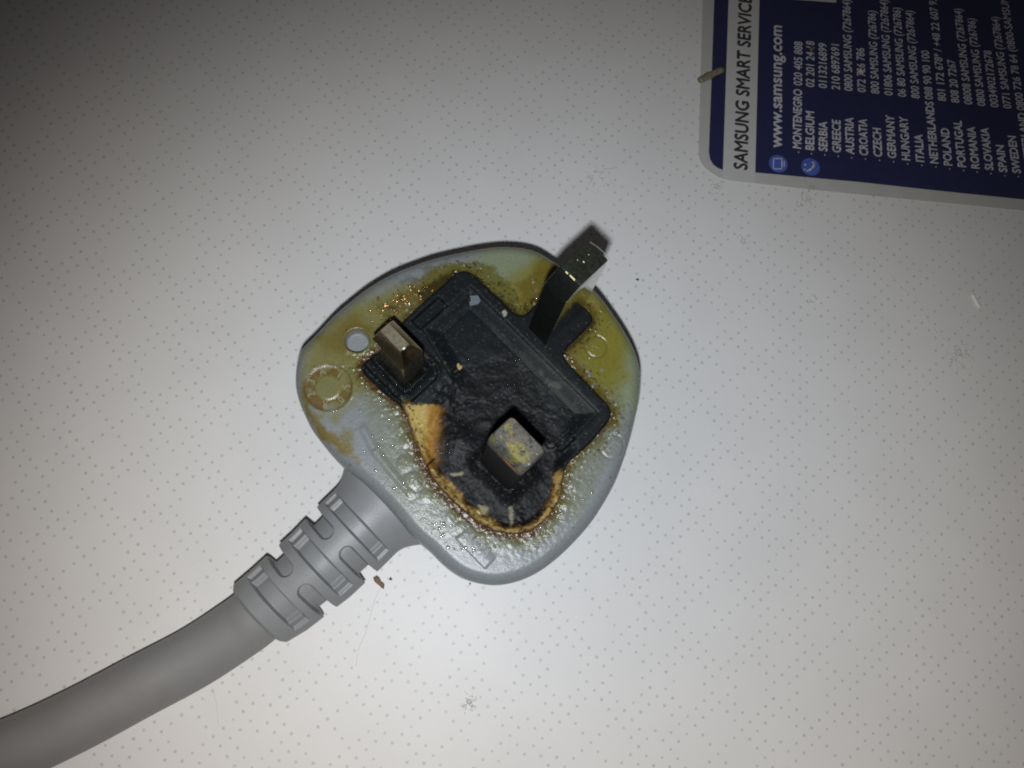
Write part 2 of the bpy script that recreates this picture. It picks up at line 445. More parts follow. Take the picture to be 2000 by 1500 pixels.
# melted outline: ragged only where the crater is
def ins_d(X, Y):
    d = sdf(ins_poly, X, Y); rag = sm(2, -4, Y)
    return d+rag*(.20*fbm(X, Y, 1.6, 61)+.18*fbm(X, Y, .6, 62, 2))
d0 = ins_d(gx, gy); ex = (ins_d(gx+.03, gy)-d0)/.03; ey = (ins_d(gx, gy+.03)-d0)/.03
gn = np.maximum(np.hypot(ex, ey), .3)
ring_o = (d0 > -st*.3) & (d0 < st*2.2)
px_, py_ = gx.copy(), gy.copy()
mv = np.where(ring_o, d0, 0)
px_ -= mv*ex/gn**2; py_ -= mv*ey/gn**2
use = d0 < st*1.25
X, Y = px_.ravel(), py_.ravel(); D = -np.where(ring_o, 0, d0).ravel()     # depth inside
def rbox(X, Y, cx, cy, a, b): 
    qx, qy = np.abs(X-cx)-a, np.abs(Y-cy)-b
    return np.hypot(np.maximum(qx, 0), np.maximum(qy, 0))+np.minimum(np.maximum(qx, qy), 0)
a1 = fbm(X, Y, 2.2, 71); a2 = fbm(X, Y, .6, 72, 3); a3 = fbm(X, Y, 5, 73, 3)
cc = np.array([9.6, -.9]); rc = np.hypot(X-cc[0], Y-cc[1])
burn = sm(13.5, 9.5, rc+1.6*a1+.9*a3)*1.0                 # charred crater
burn = np.maximum(burn, .8*sm(1.5, -2.5, sdf(px_poly([(905, 700), (1000, 690), (1060, 760), (1110, 830), (1110, 900), (850, 900), (845, 800)]), X, Y)+1.2*a1))
top = .55+.0*X
rim = np.where(D < .45, -.45+np.sqrt(np.maximum(.45**2-(.45-np.minimum(D, .45))**2, 0)), 0)
h = top+rim*1.6
inU = (X > -12.3) & (X < 14.8)
panel = sdf([(-13.2, 16.4), (15.3, 16.6), (15.6, 4), (-5, 4), (-13.2, 6)], X, Y)
slope = sm(.1, -2.6, panel)
hp = top-1.05*slope*(1+.15*a3)-.12*np.exp(-((panel+.0)/.14)**2)-.09*np.exp(-((panel+2.55)/.13)**2)*sm(-.3, .3, a3+.2)
# small moulded slots
hp -= .9*sm(.15, -.15, sdf([(-15.3, 5.6), (-13.4, 5.6), (-13.4, 11.4), (-15.3, 11.4)], X, Y))
hp -= .9*sm(.15, -.15, sdf([(14.2, 8.3), (15.6, 8.3), (15.6, 11.0), (14.2, 11.0)], X, Y))
h = np.where(D > .45, hp, h)
h += .02*a2+.05*a3
crat = -.75+.16*a1+.05*a2+.02*np.sin(rc*2.2+3*a3)
h = h*(1-burn*sm(.2, 1.8, D))+burn*sm(.2, 1.8, D)*crat
# molten lumps: smooth swelling left of the right pin, collars round both pins
lump = np.hypot((X-3.6)/3.7, (Y+2.1)/3.4); h += .75*np.exp(-(lump/.72)**2)*(1+.2*a1)
cl = rbox(X, Y, -10.9, -.7, 3.2, 2.0); h += 1.1*np.exp(-((cl-.35)/.45)**2)*(.8+.5*a1)-.25*np.exp(-((cl-1.6)/.3)**2)+.2*np.exp(-((cl-2.2)/.3)**2)
cl2 = rbox(X, Y, 11.1, 0, 3.2, 2.0); h += 1.5*np.exp(-(np.maximum(cl2-.1, 0)/1.25)**2)*(1+.5*a1)
# crater rim lip of blistered plastic
rag = sm(1.5, -3, Y)
lip = np.exp(-((D-.7)/.6)**2)*rag; h += lip*(.25+.35*a1+.25*a2)
h = np.where(ring_o.ravel() & (np.abs(d0.ravel()) < st*2.2) & (d0.ravel() > 0), np.minimum(h, -.6), h)
ICOL = np.array([.015, .0195, .0215])
icol = np.tile(ICOL, (len(X), 1))*(1+.25*a3+.2*a2)[:, None]; iwet = np.full(len(X), .35)
def ilay(m, rgb, wv=None):
    global icol, iwet
    icol += m[:, None]*(np.array(rgb)-icol)
    if wv is not None: iwet += m*(wv-iwet)
ilay(.8*burn, (.0125, .0135, .0155), .35)
ilay(.5*sm(.0, .5, a2+.3*a1)*burn, (.021, .023, .028))
ilay(.6*sm(.05, .45, a3+.4*a1)*burn*sm(2.2, 3.5, rbox(X, Y, 11.1, 0, 3.2, 2.0)), (.009, .009, .010), .8)
ilay(.55*sm(.05, .5, fbm(X, Y, .9, 88, 3))*sm(3.2, .4, rbox(X, Y, 10.2, -1.0, 3.2, 2.0)), (.045, .045, .042), .1)
ilay(.35*sm(1.0, .2, lump), (.024, .028, .031), .3)
# dusty streaks on the sloping side
ilay(.55*pmask([(1010, 690), (1060, 690), (1165, 790), (1170, 812), (1120, 805), (1040, 740)], X, Y, .8, 1.4, 2, 81), (.055, .06, .05), .1)
ilay(.55*sm(.1, .45, a1)*pmask([(1030, 690), (1060, 700), (1150, 795), (1130, 800), (1060, 745)], X, Y, .5), (.12, .12, .09), .05)
ilay(.35*sm(.2, .6, fbm(X, Y, 1.2, 85, 3)), (.075, .08, .075), .2)
ilay(.8*sm(.62, .74, fbm(X, Y, .33, 86, 1)), (.11, .115, .12))
ilay(.8*sm(.78, .88, fbm(X, Y, .5, 87, 1)+.14*pmask([(820, 690), (920, 690), (900, 760), (820, 790)], X, Y, 1)), (.20, .16, .06))
# tan and orange scorch
tq = D+.55*a1+.35*a2
rag2 = sm(6.5, 4.5, Y)
wid = .75+.55*perlin(X/2.1, Y/2.1, 77)+.25*perlin(X/.7, Y/.7, 78); wid = wid-.35*sm(13, 17, X)
tanm = rag2*sm(.55, -.05, tq-wid-.35)*sm(-.30, .12, D-.42+.25*a2+.15*a1)
lowl = pmask([(795, 780), (820, 780), (870, 900), (960, 985), (1020, 1015), (1015, 1060), (780, 1060)], X, Y, 1.0)
rgt = pmask([(1020, 1060), (1040, 985), (1075, 925), (1095, 900), (1150, 900), (1140, 1060)], X, Y, 1.0)
gapm = np.clip(lowl+rgt, 0, 1)
orange = rag2*sm(1.5, .2, tq-wid)*gapm
ilay(.85*orange, (.30, .135, .025), .3)
ilay(.92*tanm*gapm*sm(-.30, .05, fbm(X, Y, .8, 99, 3)+.12), (.56, .41, .13), .15)
patch = pmask([(795, 792), (838, 792), (905, 794), (905, 840), (890, 890), (862, 915), (838, 917), (820, 902), (804, 862)], X, Y, .28, .7, 1.0, 90)
g0, g1 = uv((818, 850))[:2], uv((893, 856))[:2]
gt = ((X-g0[0])*(g1-g0)[0]+(Y-g0[1])*(g1-g0)[1])/np.dot(g1-g0, g1-g0)+.10*a1+.07*a2
pcol = np.tile(np.array((.58, .43, .13)), (len(X), 1))
for lo_, hi_, c_ in ((.02, .36, (.42, .21, .035)), (.30, .60, (.11, .055, .018)), (.46, .80, (.014, .013, .013))):
    pcol += sm(lo_, hi_, gt)[:, None]*(np.array(c_)-pcol)
patch = patch*sm(.95, .62, gt)
icol += .95*patch[:, None]*(pcol-icol); iwet += patch*(.12-iwet)
patch = patch*sm(.5, .1, gt)
ilay(.7*sm(.18, .4, a2)*np.maximum(tanm*gapm, patch)*.9, (.70, .60, .33), .1)
edge_b = rag2*gapm*sm(.75, .2, D+.25*a1+.15*a2)
ilay(.8*edge_b, (.13, .065, .022), .5)
ilay(.9*rag2*sm(.24, .42, fbm(X, Y, .55, 95, 2))*sm(2.2, 1.2, D), (.02, .016, .012), .4)
ilay(.75*pmask([(935, 985), (955, 990), (950, 1005), (940, 1000)], X, Y, .3, .4, .6, 96), (.42, .36, .18))
ilay(.75*pmask([(995, 990), (1001, 990), (1003, 1020), (998, 1028)], X, Y, .25, .4, .6, 97), (.42, .38, .25))
ilay(.8*pmask([(880, 924), (905, 921), (903, 927), (884, 929)], X, Y, .15, .2, .6, 98), (.40, .34, .2))
# a crack running from the scorch
crk = sdf(px_poly([(827, 917), (848, 893), (849, 895), (829, 919)]), X, Y)
ilay(.95*sm(.12, 0, crk), (.012, .012, .012)); h -= .3*sm(.2, 0, crk)
ids = -np.ones(gx.shape, int); uidx = np.where(use.ravel())[0]
ids.ravel()[uidx] = np.arange(len(uidx))
q = np.stack([ids[:-1, :-1], ids[1:, :-1], ids[1:, 1:], ids[:-1, 1:]], -1).reshape(-1, 4); q = q[(q >= 0).all(1)]
iv = np.stack([X, Y, h], 1)[uidx]
m_ins = attr_mat("charred_black_plastic", .58, .30, 7000, .16, .34, .17)
insert = grid_obj("black_insert", up_(iv), q, m_ins, plug)
set_col(insert, np.clip(icol[uidx]*np.where(icol[uidx].sum(1) > .15, .80, .52)[:, None], .003, 1)); set_f(insert, np.clip(iwet[uidx], 0, 1), "wet")
tag(insert, "charred black insert with a burnt crater round one pin")

# --- pins
def loop_rect(a, b, r, n=5):
    pts = []
    for sx, sy, a0 in ((1, 1, 0), (-1, 1, 90), (-1, -1, 180), (1, -1, 270)):
        for k in range(n):
            t = math.radians(a0+90*k/(n-1)); pts.append((sx*(a-r)+r*math.cos(t), sy*(b-r)+r*math.sin(t)))
    return np.array(pts)
def pin(name, cx, cy, levels, mat, sharp=35):
    vs, fs = [], []
    n = 20
    for (zz, a, b, r, ox, oy) in levels:
        for p in loop_rect(a, b, r): vs.append((cx+ox+p[0], cy+oy+p[1], zz))
    for l in range(len(levels)-1):
        for k in range(n):
            k2 = (k+1) % n; fs.append((l*n+k, l*n+k2, (l+1)*n+k2, (l+1)*n+k))
    fs.append(list(range((len(levels)-1)*n, len(levels)*n))); fs.append(list(range(n))[::-1])
    o = mesh_obj(name, up_(np.array(vs)), fs, mat, plug)
    o.data.set_sharp_from_angle(angle=math.radians(sharp)); return o

def pin_mat(name, metal, soot_z, base_rough, soot=(.012, .014, .014), mott=None, metallic=1.0):
    m, nt, b = new_mat(name)
    no = noise_node(nt, 700, 5, .65)
    r = ramp(nt, no.outputs['Fac'], [(.3, tuple(c*.6 for c in metal)), (.55, metal), (.75, tuple(min(1, c*1.25) for c in metal))])
    out = r.outputs[0]
    if mott:
        for (sc, lo, hi, c) in mott:
            n2 = noise_node(nt, sc, 4, .7); r2 = ramp(nt, n2.outputs['Fac'], [(lo, (0, 0, 0)), (hi, (1, 1, 1))])
            mx = N(nt, 'ShaderNodeMix', data_type='RGBA'); mx.inputs['B'].default_value = (*c, 1)
            nt.links.new(r2.outputs[0], mx.inputs['Factor']); nt.links.new(out, mx.inputs['A']); out = mx.outputs['Result']
    tc = N(nt, 'ShaderNodeTexCoord'); sp = N(nt, 'ShaderNodeSeparateXYZ'); nt.links.new(tc.outputs['Object'], sp.inputs[0])
    n3 = noise_node(nt, 900, 3); ad = N(nt, 'ShaderNodeMath', operation='MULTIPLY_ADD'); ad.inputs[1].default_value = .0016
    nt.links.new(n3.outputs['Fac'], ad.inputs[0]); nt.links.new(sp.outputs['Z'], ad.inputs[2])
    mr = N(nt, 'ShaderNodeMapRange'); mr.inputs['From Min'].default_value = (soot_z+T_PLUG+.9)*S; mr.inputs['From Max'].default_value = (soot_z+T_PLUG+.3)*S
    nt.links.new(ad.outputs[0], mr.inputs['Value'])
    mx = N(nt, 'ShaderNodeMix', data_type='RGBA'); mx.inputs['B'].default_value = (*soot, 1)
    nt.links.new(mr.outputs[0], mx.inputs['Factor']); nt.links.new(out, mx.inputs['A'])
    nt.links.new(mx.outputs['Result'], b.inputs['Base Color'])
    m2 = N(nt, 'ShaderNodeMapRange'); m2.inputs['To Min'].default_value = metallic; m2.inputs['To Max'].default_value = 0
    nt.links.new(mr.outputs[0], m2.inputs['Value']); nt.links.new(m2.outputs[0], b.inputs['Metallic'])
    m3 = N(nt, 'ShaderNodeMapRange'); m3.inputs['To Min'].default_value = base_rough; m3.inputs['To Max'].default_value = .9
    nt.links.new(mr.outputs[0], m3.inputs['Value']); nt.links.new(m3.outputs[0], b.inputs['Roughness'])
    bp = N(nt, 'ShaderNodeBump'); bp.inputs['Strength'].default_value = .15; bp.inputs['Distance'].default_value = .0001
    nt.links.new(noise_node(nt, 2600, 2).outputs['Fac'], bp.inputs['Height']); nt.links.new(bp.outputs[0], b.inputs['Normal'])
    return m

m_earth = pin_mat("nickel_earth_pin", (.50, .48, .43), .5, .10)
pin("earth_pin", 0, 22.17, [(-1, 2.0, 3.97, .25, 0, 0), (19.8, 2.0, 3.97, .25, 0, 0), (20.6, 2.0, 3.85, .25, 0, .1), (22.55, 1.92, 2.75, .25, 0, 1.15), (22.7, 1.8, 2.6, .2, 0, 1.2)], m_earth)
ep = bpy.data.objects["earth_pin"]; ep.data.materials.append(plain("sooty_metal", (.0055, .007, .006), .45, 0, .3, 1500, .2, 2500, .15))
ep.data.materials.append(plain("dark_reflection_tip", (.017, .018, .0135), .38, .0, .6, 2200, .3, 2500, .3))  # tip painted dark for the dark room that bare metal would reflect
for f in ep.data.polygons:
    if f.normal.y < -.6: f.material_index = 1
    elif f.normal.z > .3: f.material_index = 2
m_left = pin_mat("tarnished_brass", (.62, .52, .34), -1.5, .21, metallic=1, mott=[(1100, .52, .7, (.36, .31, .23))])
pin("live_pin", -11.1, -.55, [(-1, 3.17, 2.0, .2, 0, 0), (11.6, 3.17, 2.0, .2, 0, 0), (13.2, 2.15, .85, .12, -.65, .15), (13.45, 2.05, .75, .1, -.65, .15)], m_left, 25)
lp = bpy.data.objects["live_pin"]
gl = np.array([-11.1-.65+2.03, -.55+.05]); vs = [(gl[0]-.10, gl[1]-.30, 13.46), (gl[0]+.10, gl[1]-.34, 13.42), (gl[0]+.12, gl[1]+.12, 13.43), (gl[0]-.06, gl[1]+.02, 13.47)]
mesh_obj("painted_glint", up_(np.array(vs)), [(0, 1, 2, 3)], plain("painted_glint_metal", (.9, .88, .8), .5, .2, .1, 1500), lp, False)  # glint on the pin end, painted as a small pale facet
lp.data.materials.append(plain("worn_end_highlight", (.19, .172, .115), .42, .4, .35, 1500, .3, 3000))  # worn end face, its highlight put into the colour
for f in lp.data.polygons:
    if f.normal.z > .95: f.material_index = 1
m_right = pin_mat("corroded_pin_metal", (.115, .105, .088), 17.7, .55, soot=(.017, .017, .018), metallic=.25,
                  mott=[(420, .52, .64, (.072, .078, .080)), (480, .54, .585, (.20, .175, .055)), (1500, .56, .62, (.035, .045, .038)), (2600, .64, .68, (.40, .41, .38)), (300, .62, .72, (.15, .075, .045))])
m_right.node_tree.nodes["Principled BSDF"].inputs["Specular IOR Level"].default_value = .10
rp = pin("neutral_pin", 11.1, 0, [(-1.2, 3.22, 2.2, .6, 0, 0), (19.3, 3.22, 2.2, .6, 0, 0), (20.5, 3.18, 2.0, .6, 0, .15), (20.95, 3.0, 1.7, .55, 0, .30)], m_right)
tag(rp, "blunt corroded pin in the burnt crater")
# copper patch where the plating has peeled off the right pin
cu = plain("bare_copper", (.50, .17, .08), .5, .4, .25, 1500)
vs = []
prof_ = [(-.2, .30), (.5, .75), (1.4, .95), (2.1, .6), (2.6, .15), (1.8, -.55), (.9, -.75), (.1, -.4)]
for (a, b_) in prof_:
    vs.append((11.1+a, -2.215-.0*b_, 18.75+b_*.75))
mesh_obj("copper_patch", up_(np.array(vs)), [list(range(len(vs)))], cu, rp, False)

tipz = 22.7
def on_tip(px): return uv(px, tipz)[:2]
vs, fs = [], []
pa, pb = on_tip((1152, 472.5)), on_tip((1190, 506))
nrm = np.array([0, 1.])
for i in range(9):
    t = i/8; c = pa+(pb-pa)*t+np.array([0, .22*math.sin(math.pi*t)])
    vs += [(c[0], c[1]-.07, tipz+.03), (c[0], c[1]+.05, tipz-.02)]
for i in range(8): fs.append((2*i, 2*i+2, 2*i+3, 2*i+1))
mesh_obj("worn_edge_glint", up_(np.array(vs)), fs, plain("worn_glint_metal", (.42, .40, .36), .4, .2, .1, 1500), ep)  # worn far edge, its glint painted as a paler strip
vs, fs = [], []
for (p, L_, w2) in (((1107, 533), .22, .10), ((1118, 543), .50, .10), ((1140, 512), .12, .06), ((1150, 498), .06, .04), ((1128, 508), .05, .05)):
    c = on_tip(p); b0 = len(vs)
    for sx, sy, zz in ((-1, -.6, .02), (1, -1, .02), (.8, 1, .06), (-1, .7, .06)): vs.append((c[0]+sx*L_, c[1]+sy*w2, tipz+zz))
    fs.append((b0, b0+1, b0+2, b0+3))
mesh_obj("painted_glint", up_(np.array(vs)), fs, plain("brass_glint", (.80, .72, .35), .5, .3, .1, 1500), ep, False)  # tip highlights painted as small bright facets

# --- lettering moulded into the face
def font_mesh(txt, bold=0.0, extrude=0.0):
    cu_ = bpy.data.curves.new("type", 'FONT'); cu_.body = txt; cu_.size = 1; cu_.offset = bold; cu_.extrude = extrude; cu_.resolution_u = 3
    o = bpy.data.objects.new("type", cu_); scene.collection.objects.link(o)
    dg = bpy.context.evaluated_depsgraph_get(); me = bpy.data.meshes.new_from_object(o.evaluated_get(dg))
    bpy.data.objects.remove(o); bpy.data.curves.remove(cu_); me.materials.clear()
    co = np.zeros(len(me.vertices)*3); me.vertices.foreach_get("co", co); return me, co.reshape(-1, 3)
CAP = np.ptp(font_mesh("H")[1][:, 1])

def place_glyph(name, txt, origin, ex_, ey_, height, mat, parent, z0, thick, width=None, bold=.01):
    me, co = font_mesh(txt, bold, .5)
    wdt = np.ptp(co[:, 0]); x0 = co[:, 0].min()
    sx = (width/wdt) if width else height/CAP*.82
    q_ = np.stack([(co[:, 0]-x0-(0 if width else wdt/2))*sx, (co[:, 1]-(0 if width else CAP/2))*height/CAP, (co[:, 2]+.5)*thick], 1)
    P = np.asarray(origin)[None, :2]+q_[:, :1]*np.asarray(ex_)[None]+q_[:, 1:2]*np.asarray(ey_)[None]
    full = up_(np.column_stack([P, z0+q_[:, 2]]))
    me.vertices.foreach_set("co", full.ravel()); me.update(); me.name = name
    me.materials.append(mat); o = bpy.data.objects.new(name, me); return link(o, parent)

m_let = plain("moulded_letters", (.265, .25, .14), .22, 0, .15, 1500)
for k, ch in enumerate("A32R0S1"):
    ang = math.radians((112, 160, 205, 262, 318, 5, 52)[k]+YAW*0+45.5)
    dirv = np.array([math.cos(ang), math.sin(ang)]); tang = np.array([dirv[1], -dirv[0]])
    place_glyph("moulded_letter", ch, RING+dirv*2.72, tang, dirv, 1.15, m_let, plug, -.2, .32)
m_sym = plain("moulded_symbol", (.21, .185, .035), .25, 0, .1, 1500)
vs, fs = [], []
def bar(cx, cy, hx, hy, z0, z1, ang=0.):
    b0 = len(vs)
    for zz in (z0, z1):
        for sx, sy in ((-1, -1), (1, -1), (1, 1), (-1, 1)):
            a, b_ = sx*hx, sy*hy
            vs.append((cx+a*math.cos(ang)-b_*math.sin(ang), cy+a*math.sin(ang)+b_*math.cos(ang), zz))
    fs.extend([tuple(b0+i for i in f) for f in ((3, 2, 1, 0), (4, 5, 6, 7), (0, 1, 5, 4), (1, 2, 6, 5), (2, 3, 7, 6), (3, 0, 4, 7))])
ex_, ey_ = EARTH_SYM
bar(ex_, ey_+.55, .10, .45, -.05, .26); bar(ex_, ey_+.05, .95, .12, -.05, .26); bar(ex_, ey_-.38, .62, .12, -.05, .26); bar(ex_, ey_-.78, .30, .12, -.05, .26)
mesh_obj("earth_symbol", up_(np.array(vs)), fs, m_sym, plug, False)
m_mark = plain("moulded_grey_mark", (.25, .265, .27), .18, 0, .1, 1500)
place_glyph("moulded_letter", "E", BS, (1, 0), (0, 1), 1.9, m_mark, plug, -.06, .28)
place_glyph("moulded_letter", "L", uv((1199, 848))[:2], (1, 0), (0, 1), 1.5, m_mark, plug, -.06, .28)
o_t = uv((903, 1052))[:2]
place_glyph("moulded_lettering", "ASTA", o_t, (1, 0), (0, 1), 1.7, m_mark, plug, .02, .42, width=4.6, bold=.02)

# --- copper spatter, crumbs and a flake stuck to the face
m_cuspat = plain("copper_spatter", (.95, .50, .22), .28, 1.0, .2, 4000)
rs = np.random.RandomState(12); vs, fs = [], []
def bead(c, r, zz):
    b0 = len(vs); n = 5; sq = rs.uniform(.6, 1.3)
    for ring in range(2):
        for k in range(n):
            a = k*2*math.pi/n+rs.rand(); rad = r*(1, .6)[ring]*rs.uniform(.7, 1.25)
            vs.append((c[0]+rad*sq*math.cos(a), c[1]+rad*math.sin(a), zz+(0, .55)[ring]*r))
    vs.append((c[0], c[1], zz+r*.75))
    for k in range(n):
        k2 = (k+1) % n; fs.append((b0+k, b0+k2, b0+n+k2, b0+n+k)); fs.append((b0+n+k, b0+n+k2, b0+2*n))
for k in range(140):
    t = rs.rand(); c = uv((742+95*t+rs.normal(0, 14), 612-48*t+rs.normal(0, 13)))[:2]
    bead(c, rs.uniform(.06, .19)*(1 if rs.rand() < .8 else 1.5), rs.uniform(.02, .10))
for p in ((766, 617), (772, 614), (777, 612), (746, 624), (727, 628), (729, 629), (677, 645), (609, 735)): bead(uv(p)[:2], rs.uniform(.12, .22), .08)
sp = mesh_obj("copper_spatter", up_(np.array(vs)), fs, m_cuspat, plug, False); tag(sp, kind="stuff")
m_crumb = plain("melted_yellow_plastic", (.42, .33, .13), .45, 0, .4, 3000)
def lump_mesh(c, r, zz, seed, flat=.6, n=7):
    rs_ = np.random.RandomState(seed); bm = bmesh.new(); bmesh.ops.create_icosphere(bm, subdivisions=2, radius=1)
    st_ = rs_.uniform(.7, 1.35, 2)
    for v in bm.verts:
        p = np.array(v.co); w = 1+.28*math.sin(p[0]*4+seed)+.22*math.sin(p[1]*5-seed*2)+.15*rs_.randn()
        v.co = Vector((p[0]*w*r*st_[0], p[1]*w*r*st_[1], p[2]*w*r*flat))
    bmesh.ops.translate(bm, vec=(c[0], c[1], zz), verts=bm.verts); return bm
for k, (p, r) in enumerate((((845, 722), .28), ((857, 731), .26), ((874, 729), .42), ((898, 716), .40), ((848, 741), .32), ((844, 748), .38), ((852, 745), .26), ((935, 1000), .3))):
    bm = lump_mesh((*uv(p)[:2],), r, .05 if k < 4 else -.15, k+3)
    bmesh.ops.translate(bm, vec=(0, 0, T_PLUG), verts=bm.verts); bmesh.ops.scale(bm, vec=(S, S, S), verts=bm.verts)
    bm_obj("melted_crumb", bm, m_crumb, plug)
m_flake = plain("ash_flake", (.13, .16, .18), .7, 0, .3, 2500)
fl_px = [(917, 581), (933, 580), (938, 590), (934, 597), (918, 600), (916, 594), (920, 590)]
vs = [(*uv(p)[:2], .55) for p in fl_px]+[(*uv(p)[:2], .75) for p in fl_px]; n = len(fl_px)
mesh_obj("ash_flake", up_(np.array(vs)), [list(range(n, 2*n))]+[(k, (k+1) % n, n+(k+1) % n, n+k) for k in range(n)], m_flake, plug, False)
vs = [(*uv(p)[:2], .6) for p in ((979, 612), (985, 608), (990, 614), (988, 620), (983, 622))]; vs += [(a, b_, c+.25) for a, b_, c in vs]; n = 5
mesh_obj("ash_flake", up_(np.array(vs)), [list(range(n, 2*n))]+[(k, (k+1) % n, n+(k+1) % n, n+k) for k in range(n)], plain("pale_ash", (.30, .29, .22), .7, 0, .3, 2500), plug, False)

# --- flattened beads added to make glints of the flash
def droplets(name, pts, zs, rads, mat):
    tpl = bmesh.new(); bmesh.ops.create_icosphere(tpl, subdivisions=2, radius=1); tv_ = np.array([v.co[:] for v in tpl.verts]); tf_ = [[v.index for v in f.verts] for f in tpl.faces if f.calc_center_median().z > -.2]; tpl.free()
    vs_, fs_ = [], []
    for (p, zz, r_) in zip(pts, zs, rads):
        b0 = len(vs_); vs_.extend((tv_*np.array([r_, r_, r_*.2])+np.array([p[0], p[1], zz])).tolist()); fs_.extend([[b0+i for i in f] for f in tf_])
    o = mesh_obj(name, up_(np.array(vs_)), fs_, mat, plug); return tag(o, kind="stuff")
m_glint = plain("glint_bead", (.20, .205, .16), .08, 0, .1, 1500); m_glint.node_tree.nodes['Principled BSDF'].inputs['IOR'].default_value = 1.6
rs = np.random.RandomState(31); pts = []
for c, sp_, n_ in (((745, 880), (30, 50), 90), ((800, 950), (26, 26), 60), ((860, 1030), (40, 16), 60), ((925, 1065), (40, 14), 50), ((1060, 1050), (60, 18), 40), ((1140, 950), (26, 45), 50),
                   ((1160, 760), (16, 30), 24), ((720, 770), (25, 30), 45), ((640, 800), (30, 6), 16), ((960, 545), (35, 22), 24), ((1040, 580), (25, 35), 24), ((740, 600), (40, 20), 14), ((1140, 700), (20, 40), 14)):
    for _ in range(int(n_*.5)): pts.append(uv(np.array(c)+rs.normal(0, 1, 2)*np.array(sp_)*.6)[:2])
pts = np.array(pts); ok_ = (sdf(ins_poly, pts[:, 0], pts[:, 1]) > .15) & (sdf(sub, pts[:, 0], pts[:, 1]) < -1.2); pts = pts[ok_]
near_ = np.array([np.argmin((face[:, 0]-p[0])**2+(face[:, 1]-p[1])**2) for p in pts])
droplets("glint_beads", pts, face[near_, 2], rs.uniform(.10, .20, len(pts))*rs.choice([.6, .8, 1, 1.7], len(pts)), m_glint)
pts = np.array([uv(np.array(c)+rs.normal(0, 1, 2)*sp_)[:2] for c, sp_, n_ in (((965, 740), 45, 110), ((1000, 950), 50, 60), ((1050, 770), 25, 40), ((880, 870), 20, 30), ((790, 760), 22, 30), ((1110, 740), 30, 30)) for _ in range(n_)])
iv_ = iv; near_ = np.array([np.argmin((iv_[:, 0]-p[0])**2+(iv_[:, 1]-p[1])**2) for p in pts])
droplets("char_glint_beads", pts, iv_[near_, 2], rs.uniform(.05, .13, len(pts)), plain("char_glint_bead", (.010, .010, .011), .14, 0, .1, 1500))  # dark beads added on the char for its fine glints

# --- strain relief: a ribbed sleeve with alternating slots
NT, NV = 420, 330
v0, v1 = -13.0, -41.7
tv = np.linspace(0, 1, NV); vv = v0+(v1-v0)*tv
th_ = np.linspace(0, 2*np.pi, NT, endpoint=False)            # 0 = up, + towards +u
TH, VV = np.meshgrid(th_, vv); TH = (TH+np.pi) % (2*np.pi)-np.pi
axis_u = np.interp(vv, [-42, -38, -30, -22, -13], [.75, 1.35, 1.9, 1.75, 1.5]); axis_z = np.interp(vv, [-42, -30, -13], [-10.6, -9.6, -9.2])
rad = np.interp(VV, [-41.7, -38, -30, -23.2], [6.0, 6.35, 6.75, 7.0])
flare = sm(-20.8, -13.5, VV)
ru = rad+3.6*flare**1.3; rzv = rad+.6*flare
dep = np.zeros_like(TH); sw = 1.12; e_ = .16
ath = np.abs(TH)
def slot(vc, lo, hi, w):
    dv = np.abs(VV-vc); arc = rad
    mid = (lo+hi)/2; half_ = (hi-lo)/2
    qx = np.maximum(np.abs(ath-mid)*arc-(half_*arc-w), 0)        # rounded ends
    return sm(e_, -e_, np.hypot(qx, dv)-w)
for vc in (-21.9, -29.4, -37.5):
    w = 1.1 if vc > -25 else 1.25
    dv = np.abs(VV-vc)
    for A_ in (ath, np.pi-ath):
        dep = np.maximum(dep, sm(e_, -e_, np.maximum(dv-w, (A_-.84)*rad)))
        dep = np.maximum(dep, .42*sm(e_, -e_, np.maximum(dv-w, (A_-1.06)*rad)))     # a low post closes each end
for vc in (-25.6, -33.6):
    dep = np.maximum(dep, slot(vc, .20, np.pi-.20, 1.12))
crown = .22*np.cos(2*np.pi*(VV+21.9)/7.7)
endr = sm(-41.7, -41.2, VV)
depth_mm = np.where(VV > -24, 1.35, 1.75)
rr_u = ru-depth_mm*dep-(1-endr)*.45; rr_z = rzv-depth_mm*dep-(1-endr)*.45
PX = axis_u[:, None]+rr_u*np.sin(TH); PZ = axis_z[:, None]+rr_z*np.cos(TH)
PZ = np.maximum(PZ, -17.95)
rel = np.stack([PX, VV, PZ], -1).reshape(-1, 3)
idx = np.arange(NV*NT).reshape(NV, NT); i2 = np.roll(idx, -1, 1)
quads = np.stack([idx[:-1], idx[1:], i2[1:], i2[:-1]], -1).reshape(-1, 4)
# end cap ring down to the cord
cap = np.stack([axis_u[-1]+4.5*np.sin(th_), np.full(NT, v1), axis_z[-1]+4.5*np.cos(th_)], 1)
base = len(rel); rel = np.vstack([rel, cap]); last = idx[-1]; l2 = np.roll(last, -1); c1 = base+np.arange(NT); c2 = np.roll(c1, -1)
quads = np.vstack([quads, np.stack([last, c1, c2, l2], -1)])
m_relief = plain("satin_grey_plastic", (.235, .243, .248), .44, 0, .05, 500, .30, 5200)
grid_obj("strain_relief", up_(rel), quads[:, ::-1], m_relief, plug)

